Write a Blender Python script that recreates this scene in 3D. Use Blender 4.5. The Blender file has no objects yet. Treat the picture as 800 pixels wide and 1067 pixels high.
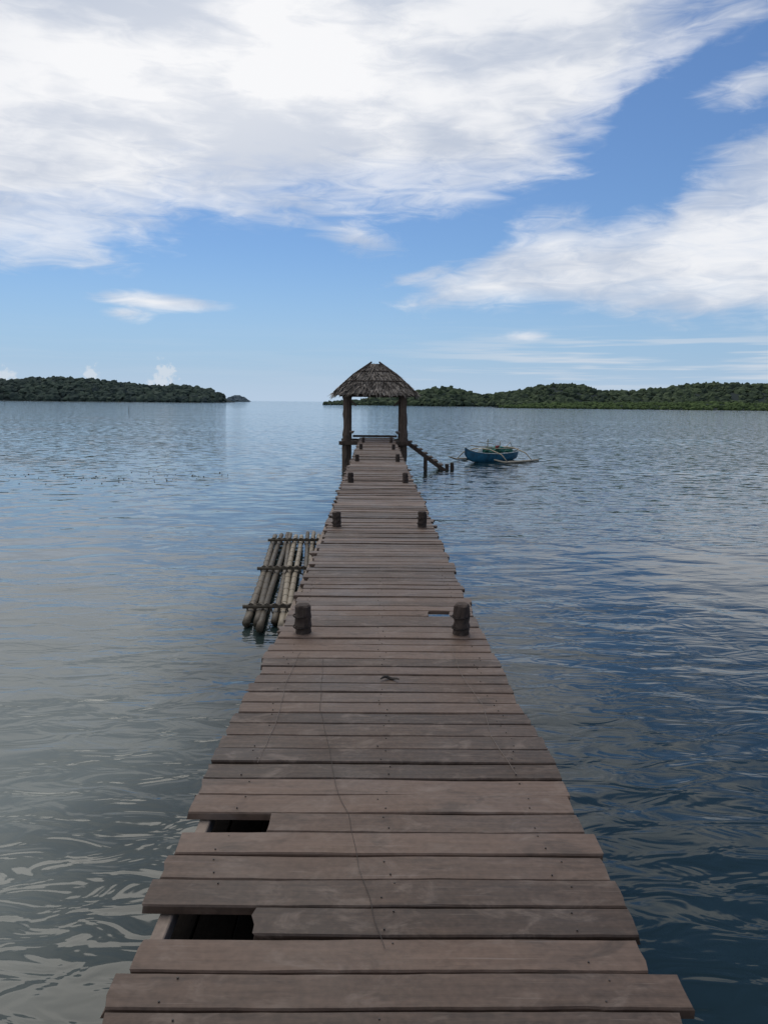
import bpy, bmesh, math, random
import numpy as np
from mathutils import Vector, Matrix, noise as mnoise
random.seed(7); rng=np.random.default_rng(7)
rad=math.radians
scene=bpy.context.scene
scene.view_settings.view_transform='Standard'; scene.view_settings.look='None'; scene.view_settings.exposure=0
WATER=-1.30

# ---------------------------------------------------------------- helpers
class NT:
    def __init__(s,tree): s.t=tree; s.n=tree.nodes; s.l=tree.links
    def new(s,ty,**k):
        n=s.n.new(ty)
        for a,b in k.items(): setattr(n,a,b)
        return n
    def put(s,sock,v):
        if v is None: return
        if isinstance(v,bpy.types.NodeSocket): s.l.new(v,sock)
        else: sock.default_value=v
    def M(s,op,a,b=None,c=None,clamp=False):
        n=s.new('ShaderNodeMath',operation=op,use_clamp=clamp)
        s.put(n.inputs[0],a); s.put(n.inputs[1],b); s.put(n.inputs[2],c)
        return n.outputs[0]
    def V(s,op,a,b=None,scale=None):
        n=s.new('ShaderNodeVectorMath',operation=op)
        s.put(n.inputs[0],a); s.put(n.inputs[1],b)
        if scale is not None: s.put(n.inputs['Scale'],scale)
        return n.outputs[0]
    def noise(s,vec,scale,detail=4,rough=.5,dist=0.,out=0,dim='3D'):
        n=s.new('ShaderNodeTexNoise',noise_dimensions=dim)
        s.put(n.inputs['Vector'],vec); n.inputs['Scale'].default_value=scale
        n.inputs['Detail'].default_value=detail; n.inputs['Roughness'].default_value=rough
        n.inputs['Distortion'].default_value=dist
        return n.outputs[out]
    def noise2(s,vec,scale,detail=4,rough=.5,dist=0.,out=0):
        return s.noise(vec,scale,detail,rough,dist,out,'2D')
    def mapr(s,v,a,b,c=0.,d=1.,kind='SMOOTHSTEP'):
        n=s.new('ShaderNodeMapRange',interpolation_type=kind)
        s.put(n.inputs[0],v)
        for i,x in enumerate((a,b,c,d)): s.put(n.inputs[i+1],x)
        return n.outputs[0]
    def mix(s,f,a,b,mode='MIX'):
        n=s.new('ShaderNodeMix',data_type='RGBA',blend_type=mode)
        s.put(n.inputs[0],f)
        for i,v in ((6,a),(7,b)):
            if isinstance(v,tuple) and len(v)==3: v=(*v,1)
            s.put(n.inputs[i],v)
        return n.outputs[2]
    def mapping(s,vec,scale=(1,1,1),rot=(0,0,0),loc=(0,0,0)):
        n=s.new('ShaderNodeMapping'); s.put(n.inputs[0],vec)
        n.inputs['Scale'].default_value=scale; n.inputs['Rotation'].default_value=rot; n.inputs['Location'].default_value=loc
        return n.outputs[0]
    def comb(s,x,y,z=0.):
        n=s.new('ShaderNodeCombineXYZ'); s.put(n.inputs[0],x); s.put(n.inputs[1],y); s.put(n.inputs[2],z); return n.outputs[0]
    def curve(s,v,pts):
        n=s.new('ShaderNodeFloatCurve'); c=n.mapping.curves[0]
        pts=sorted(pts)
        c.points[0].location=pts[0]; c.points[1].location=pts[-1]
        for p in pts[1:-1]: c.points.new(*p)
        n.mapping.update(); s.put(n.inputs['Value'],v); n.inputs['Factor'].default_value=1
        return n.outputs[0]
    def bump(s,h,strength,dist,normal=None):
        n=s.new('ShaderNodeBump'); s.put(n.inputs['Height'],h); n.inputs['Strength'].default_value=strength
        n.inputs['Distance'].default_value=dist
        if normal is not None: s.put(n.inputs['Normal'],normal)
        return n.outputs['Normal']

def material(name):
    m=bpy.data.materials.new(name); m.use_nodes=True
    t=NT(m.node_tree); b=m.node_tree.nodes['Principled BSDF']
    return m,t,b

def mesh_obj(name,verts,faces,mat=None,parent=None,smooth=False,tones=None):
    me=bpy.data.meshes.new(name); me.from_pydata([tuple(v) for v in verts],[],faces); me.update()
    if tones is not None:
        a=me.attributes.new('tone','FLOAT','POINT'); a.data.foreach_set('value',np.array(tones,dtype=np.float32))
    o=bpy.data.objects.new(name,me); scene.collection.objects.link(o)
    if mat: me.materials.append(mat)
    if smooth:
        for p in me.polygons: p.use_smooth=True
    if parent: o.parent=parent
    return o
def empty(name,loc=(0,0,0)):
    o=bpy.data.objects.new(name,None); o.location=loc; o.empty_display_size=.2; scene.collection.objects.link(o); return o

class Acc:
    def __init__(s): s.v=[]; s.f=[]; s.t=[]
    def add(s,v,f,tone=0.5):
        b=len(s.v); s.v+=[tuple(x) for x in v]; s.f+=[tuple(i+b for i in q) for q in f]; s.t+=[tone]*len(v)
    def obj(s,name,mat,parent=None,smooth=False): return mesh_obj(name,s.v,s.f,mat,parent,smooth,s.t)
    def box(s,c,size,rot=None,tone=.5,bev=.0):
        c=[float(x) for x in c]; hx,hy,hz=[a/2 for a in size]; b=bev
        if b<=0:
            v=[(x*hx,y*hy,z*hz) for x in(-1,1) for y in(-1,1) for z in(-1,1)]
            f=[(0,1,3,2),(4,6,7,5),(0,4,5,1),(2,3,7,6),(0,2,6,4),(1,5,7,3)]
        else:
            bm=bmesh.new(); bmesh.ops.create_cube(bm,size=1)
            bmesh.ops.scale(bm,vec=size,verts=bm.verts)
            bmesh.ops.bevel(bm,geom=bm.edges[:],offset=b,segments=1,affect='EDGES')
            bm.verts.index_update(); v=[x.co.copy() for x in bm.verts]; f=[tuple(q.index for q in p.verts) for p in bm.faces]; bm.free()
        R=rot or Matrix.Identity(3)
        s.add([R@Vector(p)+Vector(c) for p in v],f,tone)
    def tube(s,pts,radii,n=10,tone=.5,rough=0.,cap=True,seed=0):
        pts=[Vector([float(q) for q in p]) for p in pts]; v=[];f=[]
        if not hasattr(radii,'__len__'): radii=[radii]*len(pts)
        radii=[float(r) for r in radii]
        for i,p in enumerate(pts):
            d=(pts[min(i+1,len(pts)-1)]-pts[max(i-1,0)]).normalized()
            up=Vector((0,0,1)) if abs(d.z)<.9 else Vector((0,1,0))
            a=d.cross(up).normalized(); b=d.cross(a)
            for k in range(n):
                t=2*math.pi*k/n; r=radii[i]
                if rough: r*=1+rough*mnoise.noise(Vector((math.cos(t)*1.7+seed,math.sin(t)*1.7,i*1.3+seed)))
                v.append(p+(math.cos(t)*a+math.sin(t)*b)*r)
        for i in range(len(pts)-1):
            for k in range(n):
                k2=(k+1)%n; f.append((i*n+k,i*n+k2,(i+1)*n+k2,(i+1)*n+k))
        if cap: f.append(tuple(range(n))[::-1]); f.append(tuple((len(pts)-1)*n+k for k in range(n)))
        s.add(v,f,tone)

# ---------------------------------------------------------------- camera
cam=bpy.data.cameras.new('camera'); camo=bpy.data.objects.new('camera',cam); scene.collection.objects.link(camo)
cam.sensor_fit='VERTICAL'; cam.sensor_height=36; cam.lens=27.5; cam.clip_end=30000; cam.clip_start=.05
Mx=Matrix.Rotation(rad(-.63),4,'Z')@Matrix.Rotation(rad(90-8.0),4,'X')@Matrix.Rotation(rad(.6),4,'Z')
camo.matrix_world=Matrix.Translation((0,0,1.65))@Mx
scene.camera=camo

# ---------------------------------------------------------------- sky
SUN_EL,SUN_AZ=58,-22
w=bpy.data.worlds.new('World'); scene.world=w; w.use_nodes=True
try:
    w.cycles.sampling_method='MANUAL'; w.cycles.sample_map_resolution=256
except Exception: pass
t=NT(w.node_tree); bg=w.node_tree.nodes['Background']
STR=.1; bg.inputs['Strength'].default_value=STR
sky=t.new('ShaderNodeTexSky',sky_type='NISHITA'); sky.sun_disc=False
sky.sun_elevation=rad(SUN_EL); sky.sun_rotation=rad(SUN_AZ%360); sky.air_density=1.0; sky.dust_density=.4; sky.ozone_density=2.5
tc=t.new('ShaderNodeTexCoord'); sp=t.new('ShaderNodeSeparateXYZ'); t.l.new(tc.outputs['Generated'],sp.inputs[0])
X,Y,Z=sp.outputs
az=t.M('MULTIPLY',t.M('ARCTAN2',X,Y),180/math.pi)
el=t.M('MULTIPLY',t.M('ARCSINE',Z),180/math.pi)
ang=t.comb(t.M('MULTIPLY',az,.05),t.M('MULTIPLY',el,.12),0.)
nang=t.noise2(t.mapping(ang,rot=(0,0,rad(-24)),scale=(1,1.5,1)),1.5,5,.56,.5)
nfin=t.noise2(t.mapping(ang,rot=(0,0,rad(-16)),scale=(1,1.8,1)),6.,5,.62,.6)
def S(v): return t.M('SUBTRACT',v,.5)
pert=t.M('ADD',t.M('MULTIPLY',S(nang),8.5),t.M('MULTIPLY',S(nfin),3.6))
azn=t.M('DIVIDE',t.M('ADD',az,40.),80.,clamp=True)
def cv(pts): return t.M('MULTIPLY',t.curve(azn,[((a+40)/80,e/45) for a,e in pts]),45.)
L1=cv([(-40,6),(-25,8.4),(-19,9.7),(-13,11.1),(0,12.4),(7,13.0),(11,14.8),(15,17.2),(17,20.0),(20,21.8),(25,22.6),(40,32)])
L2=cv([(-40,8),(-2,7.2),(0,6.0),(7,6.1),(12,6.3),(20,5.8),(25,5.6),(40,6)])
U2=cv([(-40,2),(-2,6),(0,7.2),(4,8.6),(7,10.2),(11,13.0),(16,13.0),(19,13.0),(21,15.),(25,16.8),(40,19)])
d1=t.M('SUBTRACT',el,L1)
top=t.M('MULTIPLY',t.mapr(el,27,38),t.mapr(az,-6,14))
d1=t.M('SUBTRACT',d1,t.M('MULTIPLY',top,26.))
d1=t.M('MULTIPLY',t.M('MINIMUM',d1,7.5),1.15)
d2=t.M('MINIMUM',t.M('SUBTRACT',el,L2),t.M('SUBTRACT',U2,el))
d2=t.M('MULTIPLY',t.M('MINIMUM',d2,3.),1.5)
D=t.M('MAXIMUM',d1,d2)
def blob(a0,e0,wa,we,tilt,g):
    ca,sa=math.cos(rad(tilt)),math.sin(rad(tilt))
    da=t.M('SUBTRACT',az,a0); de=t.M('SUBTRACT',el,e0)
    u=t.M('DIVIDE',t.M('ADD',t.M('MULTIPLY',da,ca),t.M('MULTIPLY',de,sa)),wa)
    v=t.M('DIVIDE',t.M('SUBTRACT',t.M('MULTIPLY',de,ca),t.M('MULTIPLY',da,sa)),we)
    r=t.M('SQRT',t.M('ADD',t.M('MULTIPLY',u,u),t.M('MULTIPLY',v,v)))
    return t.M('MULTIPLY',t.M('SUBTRACT',1.,r),g)
for b in [(-1.5,11.2,3.6,1.1,-8,3.2),(-16,6.6,5.2,.55,-3,4.),(-17.5,5.8,1.6,.45,0,2.8),(24.3,19.4,2.6,1.2,12,3.),
          (10.5,4.7,1.9,.35,0,3.),(3,8.9,3,.5,15,2.)]:
    D=t.M('MAXIMUM',D,blob(*b))
F=t.M('ADD',D,pert)
alpha=t.mapr(F,-1.0,2.4)
ns=t.noise2(t.mapping(t.comb(t.M('MULTIPLY',az,.05),el,0.),scale=(1,1.1,1)),1.6,3,.6,0.)
low=t.M('MULTIPLY',t.M('MULTIPLY',t.mapr(el,.3,2.),t.mapr(el,6.,3.2)),t.mapr(az,-2,14,.1,1.))
veil=t.M('MULTIPLY',t.M('MULTIPLY',t.mapr(ns,.42,.66),low),.75)
cum=None
for a0,e0,wa,we in [(-14.9,1.75,.75,.85),(-15.3,1.2,.8,.6),(-19.7,1.6,.6,.65),(-24.9,1.3,.6,.6)]:
    b=blob(a0,e0,wa,we,0,1.); cum=b if cum is None else t.M('MAXIMUM',cum,b)
nc=t.noise2(t.comb(az,el,0.),2.2,3,.6)
cumA=t.M('MULTIPLY',t.mapr(t.M('ADD',cum,t.M('MULTIPLY',S(nc),2.4)),-.1,.6),.6)
shade=t.M('ADD',t.noise2(t.mapping(ang,loc=(2,5,0),rot=(0,0,rad(-18)),scale=(1,1.3,1)),1.5,5,.52,0.),t.M('MULTIPLY',S(nfin),.25))
shade=t.mapr(shade,.30,.68)
core=blob(-10.,20.,17.,8.,10,1.)
shade=t.M('ADD',t.M('MULTIPLY',shade,.85),t.M('MULTIPLY',t.M('MAXIMUM',core,0.),.5),clamp=True)
ccol=t.mix(shade,(5.5,6.05,7.1),(9.6,9.6,9.7))
skyc=t.mix(1.,sky.outputs[0],(0.60,.76,.95),'MULTIPLY')
hz=t.mapr(el,-2,11,.85,0.)
skyc=t.mix(hz,skyc,(3.5,5.1,7.6))
hz2=t.mapr(el,-.5,3.2,.55,0.)
skyc=t.mix(hz2,skyc,(5.6,6.7,7.9))
thin=t.mapr(F,1.2,6.,.60,.97)
c=t.mix(veil,skyc,(6.3,6.9,7.7))
c=t.mix(cumA,c,(7.2,7.6,8.1))
c=t.mix(t.M('MULTIPLY',alpha,thin),c,ccol)
t.l.new(c,bg.inputs['Color'])

# thinly veiled sun: broad soft source behind the cloud deck
sun=bpy.data.lights.new('sun','SUN'); sun.energy=1.3; sun.angle=rad(48); sun.color=(1,.93,.83)
so=bpy.data.objects.new('sun',sun); scene.collection.objects.link(so)
sd=Vector((math.sin(rad(SUN_AZ))*math.cos(rad(SUN_EL)),math.cos(rad(SUN_AZ))*math.cos(rad(SUN_EL)),math.sin(rad(SUN_EL))))
so.rotation_euler=sd.to_track_quat('Z','Y').to_euler()

# ---------------------------------------------------------------- water
m,t,b=material('sea_water')
g=t.new('ShaderNodeNewGeometry'); P=g.outputs['Position']
sp=t.new('ShaderNodeSeparateXYZ'); t.l.new(P,sp.inputs[0])
n1=t.noise2(t.mapping(P,scale=(.6,1,1),rot=(0,0,rad(14))),1.1,1.5,.45,.5)
n2=t.noise2(t.mapping(P,scale=(.45,1,1),rot=(0,0,rad(-16))),4.4,2.5,.55,.5)
patch=t.noise2(t.mapping(P,scale=(.5,1,1),rot=(0,0,rad(15))),.11,2,.5,.6)
right=t.mapr(sp.outputs[0],-6.,6.,.0,.18)
pm=t.mapr(t.M('ADD',patch,right),.42,.68,.12,1.)
farA=t.mapr(sp.outputs[1],6.,38.,0.,1.)
h=t.M('ADD',t.M('MULTIPLY',n1,.040),t.M('MULTIPLY',pm,t.M('MULTIPLY',n2,.015)))
nrm=t.bump(h,1.,1.)
nv=t.noise2(t.mapping(P,scale=(.5,1,1),rot=(0,0,rad(6))),2.6,3,.62,0.,1)
sl=t.V('SUBTRACT',nv,(.5,.5,.5)); sl=t.V('MULTIPLY',sl,(.25,.62,0.))
amp=t.M('MULTIPLY',farA,t.M('ADD',.42,t.M('MULTIPLY',pm,.58)))
nrm=t.V('NORMALIZE',t.V('ADD',nrm,t.V('SCALE',sl,None,amp)))
t.l.new(nrm,b.inputs['Normal'])
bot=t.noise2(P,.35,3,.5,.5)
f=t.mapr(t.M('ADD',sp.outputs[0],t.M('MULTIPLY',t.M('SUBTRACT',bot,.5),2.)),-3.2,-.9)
col=t.mix(f,(.118,.138,.128),(.010,.022,.023))  # dark seagrass right, pushed left so pier shade is painted into the colour
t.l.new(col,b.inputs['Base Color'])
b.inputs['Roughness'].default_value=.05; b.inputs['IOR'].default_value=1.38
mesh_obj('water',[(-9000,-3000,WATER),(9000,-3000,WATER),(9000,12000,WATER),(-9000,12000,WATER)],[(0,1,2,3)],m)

# ---------------------------------------------------------------- materials
def wood(name,dark,light,axis=(1,12,12),scale=3.,rough=.55,bump=.004,spec=.5,stain=False):
    m,t,b=material(name)
    tc=t.new('ShaderNodeTexCoord'); O=tc.outputs['Object']
    at=t.new('ShaderNodeAttribute',attribute_name='tone')
    gr=t.noise(t.mapping(O,scale=axis),scale,4,.62,0.)
    st=t.noise(O,1.3,3,.6,0.); sm=t.noise(O,38.,1,.6)
    f=t.M('ADD',t.M('MULTIPLY',gr,.55),t.M('ADD',t.M('MULTIPLY',t.M('SUBTRACT',at.outputs['Fac'],.5),.58),t.M('MULTIPLY',st,.45)))
    f=t.M('ADD',f,t.M('MULTIPLY',t.M('SUBTRACT',sm,.5),.35))
    f=t.mapr(f,.22,.80,kind='LINEAR')
    c=t.mix(f,dark,light)
    if stain:
        s2=t.noise(t.mapping(O,scale=(1,1.6,1)),5.5,4,.68,.6)
        c=t.mix(t.mapr(s2,.50,.72,0.,.45),c,(.195,.150,.122))
        s3=t.noise(t.mapping(O,scale=(1,2.2,1),loc=(3,3,0)),3.1,4,.72,.6)
        c=t.mix(t.mapr(s3,.52,.72,0.,.6),c,(.034,.024,.018))
        sc=t.noise(t.mapping(O,scale=(.5,22,1),rot=(0,0,rad(4))),4.,2,.6)
        c=t.mix(t.mapr(sc,.66,.74,0.,.35),c,(.22,.18,.155))
    t.l.new(c,b.inputs['Base Color'])
    r=t.mapr(st,.3,.7,rough-.1,rough+.15,'LINEAR'); t.l.new(r,b.inputs['Roughness'])
    b.inputs['Specular IOR Level'].default_value=spec
    t.l.new(t.bump(gr,.6,bump),b.inputs['Normal'])
    return m
m_plank=wood('weathered_planks',(.042,.027,.019),(.142,.094,.069),axis=(1,14,6),scale=2.6,rough=.56,bump=.006,spec=.32,stain=True)
m_pile=wood('dark_pile_wood',(.018,.013,.011),(.085,.062,.05),axis=(10,10,1.5),scale=3.,rough=.8,bump=.02,spec=.3)
m_string=wood('beam_wood',(.05,.04,.03),(.24,.19,.155),axis=(8,1,8),scale=3,rough=.8,bump=.006,spec=.3)
m_shadow=wood('gap_shade_wood',(.006,.005,.004),(.022,.017,.014),axis=(8,1,8),scale=3,rough=.9,bump=.006,spec=.05)  # near-black colour in place of shade under the deck
m_gaz=wood('gazebo_timber',(.032,.023,.018),(.15,.112,.088),axis=(8,8,2),scale=3,rough=.8,bump=.02,spec=.2)
m_bamboo=wood('bamboo',(.060,.048,.033),(.235,.198,.145),axis=(9,.8,9),scale=3,rough=.6,bump=.004,spec=.35)
m_bboat=wood('boat_bamboo',(.12,.10,.07),(.40,.35,.26),axis=(9,9,9),scale=3,rough=.6,bump=.004,spec=.35)
m_rope=wood('rope',(.03,.024,.018),(.10,.08,.06),scale=9,rough=.9)
def plain(name,col,rough=.6,var=.35,sc=6.):
    m,t,b=material(name); tc=t.new('ShaderNodeTexCoord'); n=t.noise(tc.outputs['Object'],sc,4,.6,.2)
    f=t.mapr(n,.3,.7,kind='LINEAR')
    t.l.new(t.mix(f,tuple(c*(1-var) for c in col),tuple(min(1,c*(1+var)) for c in col)),b.inputs['Base Color'])
    b.inputs['Roughness'].default_value=rough; t.l.new(t.bump(n,.4,.01),b.inputs['Normal']); return m
m_screw=plain('screw_metal',(.035,.028,.024),.6)

# ---------------------------------------------------------------- pier
pier=empty('wooden_pier')
PITCH=.148; Y0=1.934
edges={-1:(-.72,.84),0:(-.73,.893),1:(-.705,.82),2:(-.377,.84),3:(-.755,.846),4:(-.741,.837),5:(-.725,.855),6:(-.394,.822),7:(-.748,.82),
 8:(-.74,.835),9:(-.749,.84),10:(-.748,.842),11:(-.744,.838),12:(-.736,.824)}
def plank(acc,x0,x1,yc,wd,th,z,tilt,yaw,tone,rag0=.004,rag1=.004):
    c=.006
    prof=[(-wd/2,-th),(-wd/2,-c),(-wd/2+c*.7,0),(-wd/6,.0006),(wd/6,.0006),(wd/2-c*.7,0),(wd/2,-c),(wd/2,-th)]
    n=max(3,int((x1-x0)/.06)); v=[];f=[]; k=len(prof); sd=random.random()*50
    jag0=[random.uniform(-1,1)*rag0 for _ in prof]; jag1=[random.uniform(-1,1)*rag1 for _ in prof]
    jag0[-1]=jag0[0]; jag1[-1]=jag1[0]
    chip=random.random()<.35; cx=random.uniform(x0,x1)
    for i in range(n+1):
        x=x0+(x1-x0)*i/n
        wob=.0025*mnoise.noise(Vector((x*3,sd,0)))
        wz=.0045*mnoise.noise(Vector((x*1.6,sd,9)))
        for j,(py,pz) in enumerate(prof):
            xx=x+(jag0[j] if i==0 else jag1[j] if i==n else 0)
            ed=.0025*mnoise.noise(Vector((x*14,py*30,sd)))*(1 if j in (1,2,5,6) else .3)
            if chip and abs(x-cx)<.05 and j in (1,2): ed+=.006; pz-=.003
            v.append((xx,yc+py+wob+ed+yaw*x,z+pz+wz+tilt*py+.0012*mnoise.noise(Vector((x*9,py*40,sd)))))
    for i in range(n):
        for j in range(k):
            j2=(j+1)%k; f.append((i*k+j,(i+1)*k+j,(i+1)*k+j2,i*k+j2))
    f.append(tuple(range(k))); f.append(tuple(n*k+j for j in range(k))[::-1])
    acc.add(v,f,tone)
deck=Acc(); screws=Acc()
kmax=int((36.6-Y0)/PITCH)
for k in range(-30,kmax+1):
    yc=Y0+(k+.5)*PITCH
    if k in edges: l,r=edges[k]
    elif k<-1: l,r=-.73+random.uniform(-.02,.02),.84+random.uniform(-.02,.03)
    else:
        l0=float(np.interp(yc,[3.8,5,7,9,12,18,36],[-.735,-.70,-.65,-.63,-.66,-.70,-.72])); r0=float(np.interp(yc,[3.8,5.5,9,20,36],[.815,.79,.79,.80,.82]))
        am=.018 if yc<6 else .038
        l=l0+random.uniform(-am,am)-(random.random()<.12)*random.uniform(0,.06); r=r0+random.uniform(-am,am)*.7+(random.random()<.1)*.045
    far=min(1,max(0,(yc-6)/8))
    wd=PITCH-random.choice([.007,.008,.010,.015])-.004*random.random()
    z=random.uniform(-.004,.004)+far*random.uniform(-.008,.010)
    tone=.5+random.uniform(-.45,.4)+.1*far
    segs=[(l,r)]
    if abs(yc-6.0)<.08: segs=[(l,.42),(.60,r)]
    for s0,s1 in segs:
        broken0 = k in (2,6) or (s0>.5); broken1=(s1<.5)
        plank(deck,s0,s1,yc,wd,.032,z,random.uniform(-.03,.03)*(1+far),random.uniform(-.003,.003)*(1+far),tone,
              .018 if broken0 else (.006+.014*far if k%4 else .016),.014 if broken1 else .005)
    if -2<k<40:
        for sx in (-.56,.05,.66):
            for sy in (-.04,.04):
                if sx<l or random.random()<.3: continue
                cx=sx+random.uniform(-.03,.03); cy=yc+sy+random.uniform(-.01,.01); rr=.0030
                vv=[(cx+rr*math.cos(a*math.pi/3),cy+rr*math.sin(a*math.pi/3),z+.0045) for a in range(6)]
                v2=[(x,y,z-.006) for x,y,_ in vv]
                screws.add(vv+v2,[tuple(range(6))]+[(a,a+6,(a+1)%6+6,(a+1)%6) for a in range(6)])
deck.obj('deck_planks',m_plank,pier); screws.obj('deck_screws',m_screw,pier)
bm_=Acc()
for sx in (-.675,-.22,.24,.68):
    y=-2.5
    while y<36:
        L=4.; bm_.box((sx+random.uniform(-.006,.006),y+L/2,-.032-.03-.008),(.045,L-.01,.06),tone=.85 if sx<-.5 else .5,bev=.004); y+=L
pile=Acc()
for i,yy in enumerate([.3,5.45,10.3,16.2,21.9,27.3,32.0]):
    bm_.box((.03,yy+.10,-.165-.077),(1.50,.07,.13),tone=.4,bev=.004)
    bm_.box((.03,yy-.10,-.165-.079),(1.48,.07,.13),tone=.45,bev=.004)
    for sx,hh in ((-.52,.20),(.615,.215)):
        hh*=random.uniform(.9,1.1)
        zz=[-2.6,-1.6,-.9,-.3,0,.03,.06,.09,.12,.15,hh-.012,hh]
        rr=[.066,.064,.062,.060,.059,.057,.059,.056,.058,.056,.056,.044]
        pile.tube([(sx+.01*math.sin(z*3+i),yy+.01*math.cos(z*2+i),z) for z in zz],rr,22,tone=random.uniform(.3,.6),rough=.24,seed=i*3.1+sx)
        for zb in (.05,.13):
            pile.tube([(sx+.060*math.cos(a*math.pi/8),yy+.060*math.sin(a*math.pi/8),zb+.003*math.sin(a)) for a in range(17)],.006,5,tone=.1,cap=False)
bm_.box((.80,3.35,-.10),(.16,.06,.05),tone=.6,bev=.004)
bm_.obj('stringers',m_string,pier); pile.obj('piles',m_pile,pier,smooth=False)
ub=Acc()   # added near-black boards standing in for the shade below the broken planks
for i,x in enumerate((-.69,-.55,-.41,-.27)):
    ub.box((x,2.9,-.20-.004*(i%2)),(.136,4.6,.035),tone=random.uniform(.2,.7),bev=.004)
ub.obj('gap_shade_boards',m_shadow,pier)

# ---------------------------------------------------------------- cord, scratches, notch on the deck
def cord(name,pts,r,mat):
    a=Acc(); P=[]
    for i in range(len(pts)-1):
        for s in range(8):
            u=s/8; x=pts[i][0]*(1-u)+pts[i+1][0]*u; y=pts[i][1]*(1-u)+pts[i+1][1]*u
            P.append((x+.010*mnoise.noise(Vector((y*6,len(pts),0))),y,.006))
    P.append((pts[-1][0],pts[-1][1],.006)); a.tube(P,r,5); return a.obj(name,mat)
m_cord=plain('cord_fibre',(.050,.040,.033),.9)
m_scratch=plain('pale_scratch',(.16,.13,.11),.9)  # pale scratches on the boards, laid on as thin tubes
cord('deck_line',[(-.33,4.9),(-.29,4.04),(-.21,3.55),(-.162,3.19),(-.10,2.95),(-.069,2.74),(-.02,2.45),(.01,2.3),(.04,2.17)],.0010,m_cord)
cord('deck_line',[(-.49,5.0),(-.52,4.4),(-.50,3.9),(-.53,3.4)],.0012,m_scratch)
cord('deck_line',[(.52,5.2),(.53,4.6),(.60,4.1),(.585,3.7),(.64,3.3)],.0012,m_scratch)
a=Acc(); P=[(.04+.012*i,4.49+.03*math.sin(i*.42),.012+.006*math.sin(i*.9)) for i in range(10)]
a.tube(P,[.004,.007,.009,.010,.009,.009,.008,.007,.006,.004],6); a.obj('deck_notch',m_cord)  # dark bent strip laid on in place of a notch in the deck

# ---------------------------------------------------------------- bamboo raft
raft=empty('bamboo_raft')
ra=Acc(); rr=Acc(); zr=WATER+.07
nP=10
for i in range(nP):
    u=i/(nP-1)
    xn=-1.66+u*.98; xf=-2.12+u*1.02
    yn=9.7+random.uniform(-.15,.45)+.25*abs(u-.3); yf=16.7+random.uniform(-.6,.3)
    rad_=random.uniform(.044,.056); pts=[];rad2=[]
    n=22; ph=random.random(); sl_=random.uniform(-.04,.04)
    def PP(s): return (xn+(xf-xn)*s+.018*math.sin(s*5+i*2)+sl_*(s-.5),yn+(yf-yn)*s,zr+.014*math.sin(s*4+i)+.05*s)
    for j in range(n):
        s=j/(n-1); pts.append(PP(s)); rad2.append(rad_*(1-.15*s))
    ra.tube(pts,rad2,10,tone=random.choice([.0,.25,.5,.75,1.])+random.uniform(-.1,.1))
    for j in range(1,16):
        s=(j+ph)/16.5; x,y,z=PP(s); r=rad_*(1-.15*s)
        ra.tube([(x,y-.012,z),(x,y,z),(x,y+.012,z)],[r,r*1.14,r],10,tone=.1,cap=False)
for s in (.07,.42,.80):
    y=9.9+s*6.8; xl=-1.66-.46*s
    ra.tube([(xl-.10,y,zr+.10+.05*s),(xl+.4,y+.03,zr+.105+.05*s),(xl+1.1,y+.05,zr+.10+.05*s)],.028,8,tone=.0)
    for i in range(nP):
        x=xl+.01+i*.109
        rr.tube([(x+.05*math.cos(q*math.pi/4),y+.0+.012*(q%2),zr+.07+.05*s+.075*math.sin(q*math.pi/4)) for q in range(9)],.012,5,cap=False)
ra.obj('bamboo_poles',m_bamboo,raft,True); rr.obj('lashings',m_rope,raft)

# ---------------------------------------------------------------- gazebo
gz=empty('thatched_gazebo')
GX,GY,HW=-.06,35.3,1.27
fr=Acc()
for i,(sx,sy) in enumerate([(-1,-1),(1,-1),(-1,1),(1,1)]):
    x,y=GX+sx*HW,GY+sy*HW
    zz=[-2.4+4.4*q/15 for q in range(16)]
    fr.tube([(x+.02*math.sin(z*2+i),y,z) for z in zz],[.125-.008*z+.016*math.sin(z*7+i) for z in zz],12,tone=random.uniform(.5,.9),rough=.4,seed=i*7)
    fr.tube([(x-sx*.13,y+.03,z) for z in (-2.4,0,1.0,1.9)],.055,8,tone=.7,rough=.2,seed=i)
for sy in (-1,1):
    fr.box((GX,GY+sy*HW-.14,-.12),(2*HW+.55,.09,.16),tone=.4); fr.box((GX,GY+sy*HW,1.93),(2*HW+.5,.09,.12),tone=.4)
    fr.box((GX+sy*HW+sy*.14,GY,-.13),(.09,2*HW+.5,.16),tone=.4); fr.box((GX+sy*HW,GY,2.035),(.09,2*HW+.5,.09),tone=.4)
    fr.box((GX+sy*(HW-.17),GY,.30),(.30,2*HW-.5,.05),tone=.5)
    for yy in (-.8,0,.8): fr.box((GX+sy*(HW-.17),GY+yy,.10),(.08,.08,.34),tone=.4)
    fr.box((GX+sy*(HW-.24),GY-HW,1.70),(.07,.07,.62),rot=Matrix.Rotation(sy*rad(45),3,'Y'),tone=.4)
fr.box((GX,GY+HW-.2,.08),(2*HW-.5,.10,.10),tone=.5)
for q in range(16):
    s=-1.2+.16*q; fr.box((GX+s,GY,-.115),(.145,2*HW+.30,.03),tone=.5+random.uniform(-.2,.2))
for i in range(8):
    a_=i*math.pi/4+math.pi/4; R=1.62*(1.30 if i%2==0 else 1)
    fr.tube([(GX+R*math.cos(a_),GY+R*math.sin(a_),1.93),(GX,GY,3.15)],.04,6,tone=.3)
fr.obj('timber_frame',m_gaz,gz)
m_th,t,b=material('nipa_thatch')
tc=t.new('ShaderNodeTexCoord'); at=t.new('ShaderNodeAttribute',attribute_name='tone')
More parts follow.
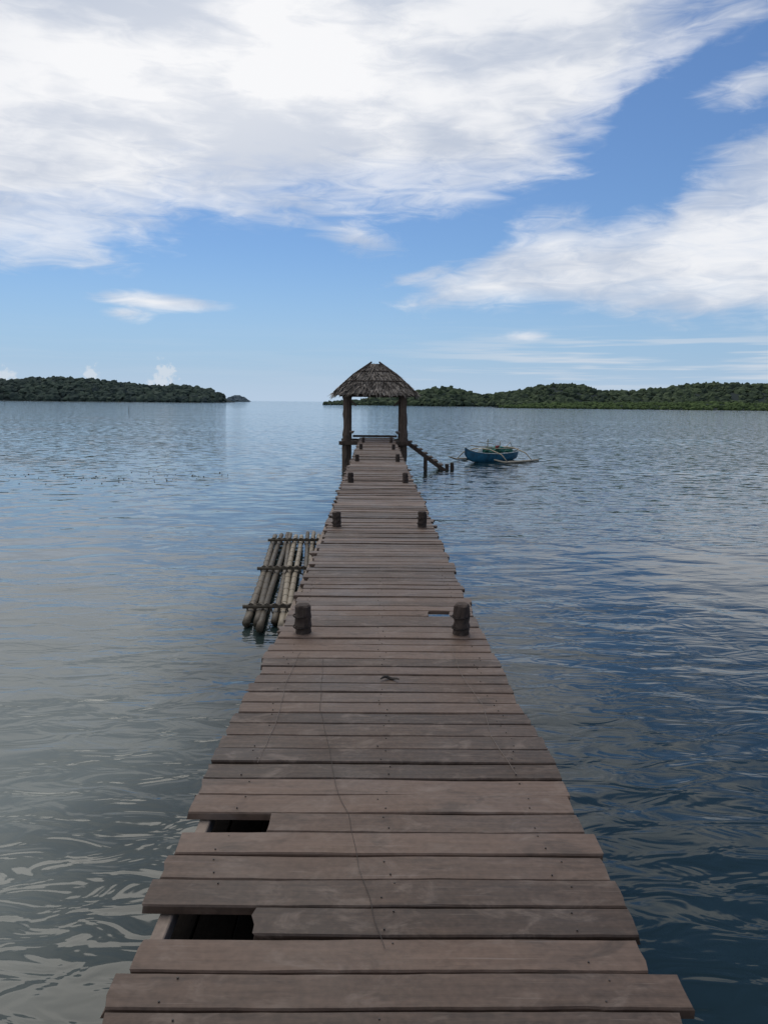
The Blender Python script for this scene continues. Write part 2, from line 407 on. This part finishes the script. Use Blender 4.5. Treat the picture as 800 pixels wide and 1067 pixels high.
n=t.noise(tc.outputs['Object'],5.,4,.65); f=t.M('ADD',t.M('MULTIPLY',n,.6),t.M('MULTIPLY',at.outputs['Fac'],.5))
t.l.new(t.mix(t.mapr(f,.3,.85,kind='LINEAR'),(.035,.030,.026),(.34,.30,.26)),b.inputs['Base Color']); b.inputs['Roughness'].default_value=.9; b.inputs['Specular IOR Level'].default_value=.1
th=Acc()
def rp(side,u,h):
    half=1.74*(1-h)+.17*h; z=1.98+1.32*h+.09*math.sin(h*math.pi)
    x,y=u*half,-half
    for _ in range(side): x,y=-y,x
    return Vector((GX+x,GY+y,z))
for side in range(4):
    for c_ in range(7):
        h0=c_/7; h1=min(1,h0+1.25/7); N=26; v=[];f=[]
        for i in range(N+1):
            u=-1+2*i/N; j=random.uniform(-.05,.03)
            p=rp(side,u,h0+j*.6); p.z+= .055-random.uniform(0,.04)-(0 if c_ else random.uniform(0,.10)); v.append(p); v.append(rp(side,u,h1)+Vector((0,0,-.01)))
        for i in range(N): f.append((2*i,2*i+2,2*i+3,2*i+1))
        th.add(v,f,random.uniform(.15,.65))
    for q in range(900):
        h=random.random()**1.2*.97; u=random.uniform(-1.02,1.02); L=random.uniform(.18,.42)
        p=rp(side,u,h); d=(rp(side,u,h-.3)-rp(side,u,h)).normalized()
        d=(d+Vector((random.uniform(-.35,.35),random.uniform(-.35,.35),random.uniform(-.10,.16)))).normalized()
        sdv=d.cross(Vector((0,0,1))).normalized()*random.uniform(.012,.035); up=Vector((0,0,.045+random.uniform(0,.03)))
        th.add([p+up-sdv,p+up+sdv,p+up+d*L+sdv*.3,p+up+d*L-sdv*.3],[(0,1,2,3)],random.random())
for q in range(160):
    p=Vector((GX+random.uniform(-.22,.22),GY+random.uniform(-.2,.2),3.26+random.uniform(0,.07))); a_=random.random()*6.28
    d=Vector((math.cos(a_),math.sin(a_),-.5)).normalized(); s_=d.cross(Vector((0,0,1))).normalized()*.02
    th.add([p-s_,p+s_,p+d*.3+s_*.4,p+d*.3-s_*.4],[(0,1,2,3)],random.uniform(.1,.7))
th.box((GX,GY,3.26),(.42,.42,.07),tone=.3)
th.obj('thatch_roof',m_th,gz)
hb=Acc()
for i in range(4):
    a=rp(i,1,0)+Vector((0,0,.08)); c_=rp(i,1,.5)+Vector((0,0,.09)); e=rp(i,1,1)+Vector((0,0,.10)); hb.tube([a,c_,e],.03,6,tone=.2)
    for h_ in (.3,.62): hb.tube([rp(i,-1,h_)+Vector((0,0,.09)),rp(i,0,h_)+Vector((0,0,.10)),rp(i,1,h_)+Vector((0,0,.09))],.022,5,tone=.1)
hb.obj('hip_battens',m_gaz,gz)

# steps from the gazebo to the water
st=empty('wooden_steps'); sa=Acc()
x0,z0,x1,z1=GX+HW+.2,-.08,3.0,-1.25; yS=GY-.5
ang_=math.atan2(z1-z0,x1-x0); LL=math.hypot(x1-x0,z1-z0)+.3
for dy in (-.45,.45):
    sa.box(((x0+x1)/2,yS+dy,(z0+z1)/2-.06),(LL,.07,.17),rot=Matrix.Rotation(-ang_,3,'Y'),tone=.3)
for i in range(7):
    u=(i+.3)/7; sa.box((x0+(x1-x0)*u,yS,z0+(z1-z0)*u+.06),(.24,1.0,.05),tone=.5)
    sa.box((x0+(x1-x0)*u-.09,yS,z0+(z1-z0)*u-.01),(.03,.82,.12),tone=.3)
for dy in (-.45,.45): sa.tube([(2.2,yS+dy,-2.4),(2.2,yS+dy,-.72)],.06,8,tone=.3,rough=.2)
sa.obj('steps_frame',m_gaz,st)
for i,(x,y,h) in enumerate([(3.12,34.4,-1.02),(3.36,34.6,-.98)]):
    s_=Acc(); s_.tube([(x,y,-2.4),(x+.01,y,-1.2),(x,y,h-.01),(x,y,h)],[.09,.085,.08,.065],10,rough=.2,seed=i); s_.obj('mooring_post',m_pile)

# ---------------------------------------------------------------- outrigger boat
m_blue=plain('blue_paint',(.018,.125,.21),.5,.45,5); m_white=plain('white_paint',(.50,.55,.53),.5,.3); m_green=plain('green_net',(.03,.15,.12),.9,.7,16)
m_in=plain('boat_inside',(.06,.13,.15),.7,.3); m_red=plain('red_cloth',(.22,.05,.04),.9,.3)
boat=empty('outrigger_boat',(6.05,40.3,WATER)); boat.rotation_euler=(0,0,rad(180+46))
def shell(name,mat,shrink,top,parent):
    st_=[(-2.1,.10,.46,.10),(-1.9,.26,.44,.03),(-1.3,.38,.41,-.06),(-.5,.44,.39,-.09),(.4,.43,.40,-.09),(1.2,.33,.45,-.05),(1.8,.17,.54,.04),(2.2,.05,.66,.20),(2.42,.012,.78,.42)]
    v=[];f=[];n=9
    for x,w_,hT,hB in st_:
        w_=max(.006,w_-shrink); hB+=shrink
        for j in range(n):
            a=-1+2*j/(n-1); zz=hB+(hT-hB)*abs(a)**2.1; yy=w_*math.copysign(abs(a)**.62,a)
            v.append((x,yy,zz))
    for i in range(len(st_)-1):
        for j in range(n-1): f.append((i*n+j,i*n+j+1,(i+1)*n+j+1,(i+1)*n+j))
    f.append(tuple(range(n))); f.append(tuple((len(st_)-1)*n+j for j in range(n))[::-1])
    o=mesh_obj(name,v,f,mat,parent,True); return st_
stn=shell('hull',m_blue,0,0,boat); shell('hull_lining',m_in,.03,0,boat)
gw=Acc()
for sgn in (-1,1): gw.tube([(x,sgn*(w_+.005),hT+.01) for x,w_,hT,_ in stn],.022,6)
gw.obj('gunwale',m_white,boat)
oa=Acc()
for sgn in (-1,1):
    oa.tube([(-1.9,sgn*1.5,.06),(-1,sgn*1.52,.05),(0,sgn*1.52,.05),(1.2,sgn*1.5,.07),(1.9,sgn*1.42,.22)],[.05,.055,.055,.05,.03],8,tone=.8)
for x in (-1.15,1.0):
    oa.tube([(x,-1.55,.10),(x,-1.2,.42),(x,-.5,.64),(x,0,.68),(x,.5,.64),(x,1.2,.42),(x,1.55,.10)],[.022,.03,.035,.04,.035,.03,.022],7,tone=.8)
oa.tube([(-1.9,.25,.58),(.2,.35,.66),(2.6,.5,.90)],.022,6,tone=.9)
oa.tube([(-2.3,-.3,.60),(1.0,-.4,.76)],.02,6,tone=.6)
oa.tube([(-1.9,-.1,.55),(-1.0,.3,.95),(-.2,.6,.7)],.018,6,tone=.6)
oa.obj('outriggers',m_bboat,boat,True)
dk=Acc()
for x in (-1.5,-.6,.3,1.5): dk.box((x,0,.40),(.22,.70 if abs(x)<1.4 else .40,.03))
dk.obj('thwarts',m_white,boat)
nt=Acc()
for i,(x,y,z,s) in enumerate([(-.2,.05,.56,.30),(.25,-.1,.54,.24),(-.6,-.05,.52,.26),(.75,.05,.56,.20),(-1.2,.1,.50,.2),(-.9,-.5,.55,.2)]):
    bm=bmesh.new(); bmesh.ops.create_icosphere(bm,subdivisions=3,radius=s)
    for v_ in bm.verts: v_.co*=1+.6*mnoise.noise(v_.co*9+Vector((i*5,0,0))); v_.co.z*=.65
    bm.verts.index_update(); nt.add([v_.co+Vector((x,y,z)) for v_ in bm.verts],[tuple(q.index for q in p.verts) for p in bm.faces]); bm.free()
nt.obj('fishing_nets',m_green,boat)
bx=Acc(); bx.box((-1.35,.0,.56),(.26,.30,.22),bev=.02); bx.box((1.15,0,.60),(.14,.2,.18),bev=.02); bx.obj('crates',m_white,boat)
rc=Acc(); rc.box((.05,.25,.74),(.22,.16,.12),rot=Matrix.Rotation(.4,3,'X'),bev=.03); rc.obj('cloth',m_red,boat)
ms=Acc(); ms.tube([(.55,0,.2),(.55,.02,1.15)],.022,6); ms.tube([(.1,.2,.85),(1.1,-.15,1.0)],.018,6); ms.tube([(-.5,0,.3),(-.52,.02,1.0)],.02,6); ms.obj('pole',m_bboat,boat)

# ---------------------------------------------------------------- floating bits (seaweed line)
fl=Acc()
def lump(acc,x,y,z,r,sq,tone,seed):
    bm=bmesh.new(); bmesh.ops.create_icosphere(bm,subdivisions=1,radius=r)
    for v_ in bm.verts: v_.co*=1+.3*mnoise.noise(v_.co*9+Vector((seed,0,0))); v_.co.z*=sq
    bm.verts.index_update(); acc.add([v_.co+Vector((x,y,z)) for v_ in bm.verts],[tuple(q.index for q in p.verts) for p in bm.faces],tone); bm.free()
for i in range(90):
    u=random.random(); x=-15.5+u*9+random.gauss(0,.5); y=28.+2.*(u)+random.gauss(0,1.2)
    lump(fl,x,y,WATER+.003,random.uniform(.012,.030),.9,.5,i)
fl.obj('floating_seaweed',plain('seaweed',(.06,.055,.045),.8))
mk=Acc(); mk.tube([(-50,160,WATER-1),(-50,160.1,WATER+1.5)],.05,6)
mk.obj('marker_pole',m_pile)

# ---------------------------------------------------------------- islands
def foliage(name,dark,light,haze):
    m,t,b=material(name)
    g=t.new('ShaderNodeNewGeometry'); at=t.new('ShaderNodeAttribute',attribute_name='tone')
    n=t.noise(g.outputs['Position'],.35,3,.65); n2=t.noise(g.outputs['Position'],.02,2,.5)
    f=t.M('ADD',t.M('MULTIPLY',at.outputs['Fac'],.5),t.M('ADD',t.M('MULTIPLY',n,.35),t.M('MULTIPLY',n2,.3)))
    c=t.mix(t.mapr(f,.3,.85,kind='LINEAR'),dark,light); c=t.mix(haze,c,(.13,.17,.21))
    t.l.new(c,b.inputs['Base Color']); b.inputs['Roughness'].default_value=.95; b.inputs['Specular IOR Level'].default_value=.05
    return m
bmI=bmesh.new(); bmesh.ops.create_icosphere(bmI,subdivisions=2,radius=1); bmI.verts.index_update()
IV=np.array([v.co[:] for v in bmI.verts]); IF=np.array([[q.index for q in p.verts] for p in bmI.faces]); bmI.free()
def island(name,prof,y0,depth,mt,mtree,ntree,rt,front=.0,rough=.12):
    xs=[p[0] for p in prof]; hs=[p[1] for p in prof]
    par=empty(name)
    nx=160; ny=24; v=[];f=[]
    def H(x,s):
        base=float(np.interp(x,xs,hs)); sh=math.sin(min(1,s*1.0)*math.pi*.98)**.7 if 0<s<1 else 0
        k=1+rough*mnoise.noise(Vector((x*.03,s*4,hs[0])))+rough*.5*mnoise.noise(Vector((x*.1,s*9,3)))
        return WATER-.6+ (base-.0)*sh*k
    def edge(x): return 10*mnoise.noise(Vector((x*.015,7,0)))
    for i in range(nx+1):
        x=xs[0]+(xs[-1]-xs[0])*i/nx
        for j in range(ny+1):
            s=j/ny; v.append((x,y0+edge(x)+depth*s,H(x,s)))
    for i in range(nx):
        for j in range(ny):
            a=i*(ny+1)+j; f.append((a,a+ny+1,a+ny+2,a+1))
    mesh_obj('terrain',v,f,mt,par,True)
    V=np.zeros((ntree,len(IV),3)); T=np.zeros((ntree,len(IV)))
    for q in range(ntree):
        x=random.uniform(xs[0],xs[-1]); s=random.random()**1.3*.62
        base=float(np.interp(x,xs,hs))
        if base<2 and random.random()<.85: s*=.2
        r=rt*random.uniform(.5,1.2)*(.6 if base<5 else 1)
        z=H(x,s)+r*.25-.05*base
        J=1+.20*rng.standard_normal((len(IV),1))
        V[q]=IV*J*np.array([r,r,r*random.uniform(.6,1.0)])+np.array([x,y0+edge(x)+depth*s,max(z,WATER+r*.35)])
        T[q]=np.clip(random.gauss(.5,.28)+.15*IV[:,2],0,1)
    Fc=(IF[None]+(np.arange(ntree)*len(IV))[:,None,None]).reshape(-1,3)
    mesh_obj('trees',V.reshape(-1,3),Fc.tolist(),mtree,par,False,T.reshape(-1))
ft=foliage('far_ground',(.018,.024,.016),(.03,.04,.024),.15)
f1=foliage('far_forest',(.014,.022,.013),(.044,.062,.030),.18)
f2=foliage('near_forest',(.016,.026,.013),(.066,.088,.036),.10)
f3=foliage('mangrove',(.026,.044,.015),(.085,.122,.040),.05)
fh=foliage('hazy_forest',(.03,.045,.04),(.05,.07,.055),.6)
LI=[(-1150,18),(-900,22),(-700,25),(-560,23),(-495,24),(-465,26.5),(-420,27.5),(-375,25.5),(-335,20.5),(-310,17.5),(-290,17.5),(-262,19.5),(-240,17),(-225,13),(-212,6),(-203,1)]
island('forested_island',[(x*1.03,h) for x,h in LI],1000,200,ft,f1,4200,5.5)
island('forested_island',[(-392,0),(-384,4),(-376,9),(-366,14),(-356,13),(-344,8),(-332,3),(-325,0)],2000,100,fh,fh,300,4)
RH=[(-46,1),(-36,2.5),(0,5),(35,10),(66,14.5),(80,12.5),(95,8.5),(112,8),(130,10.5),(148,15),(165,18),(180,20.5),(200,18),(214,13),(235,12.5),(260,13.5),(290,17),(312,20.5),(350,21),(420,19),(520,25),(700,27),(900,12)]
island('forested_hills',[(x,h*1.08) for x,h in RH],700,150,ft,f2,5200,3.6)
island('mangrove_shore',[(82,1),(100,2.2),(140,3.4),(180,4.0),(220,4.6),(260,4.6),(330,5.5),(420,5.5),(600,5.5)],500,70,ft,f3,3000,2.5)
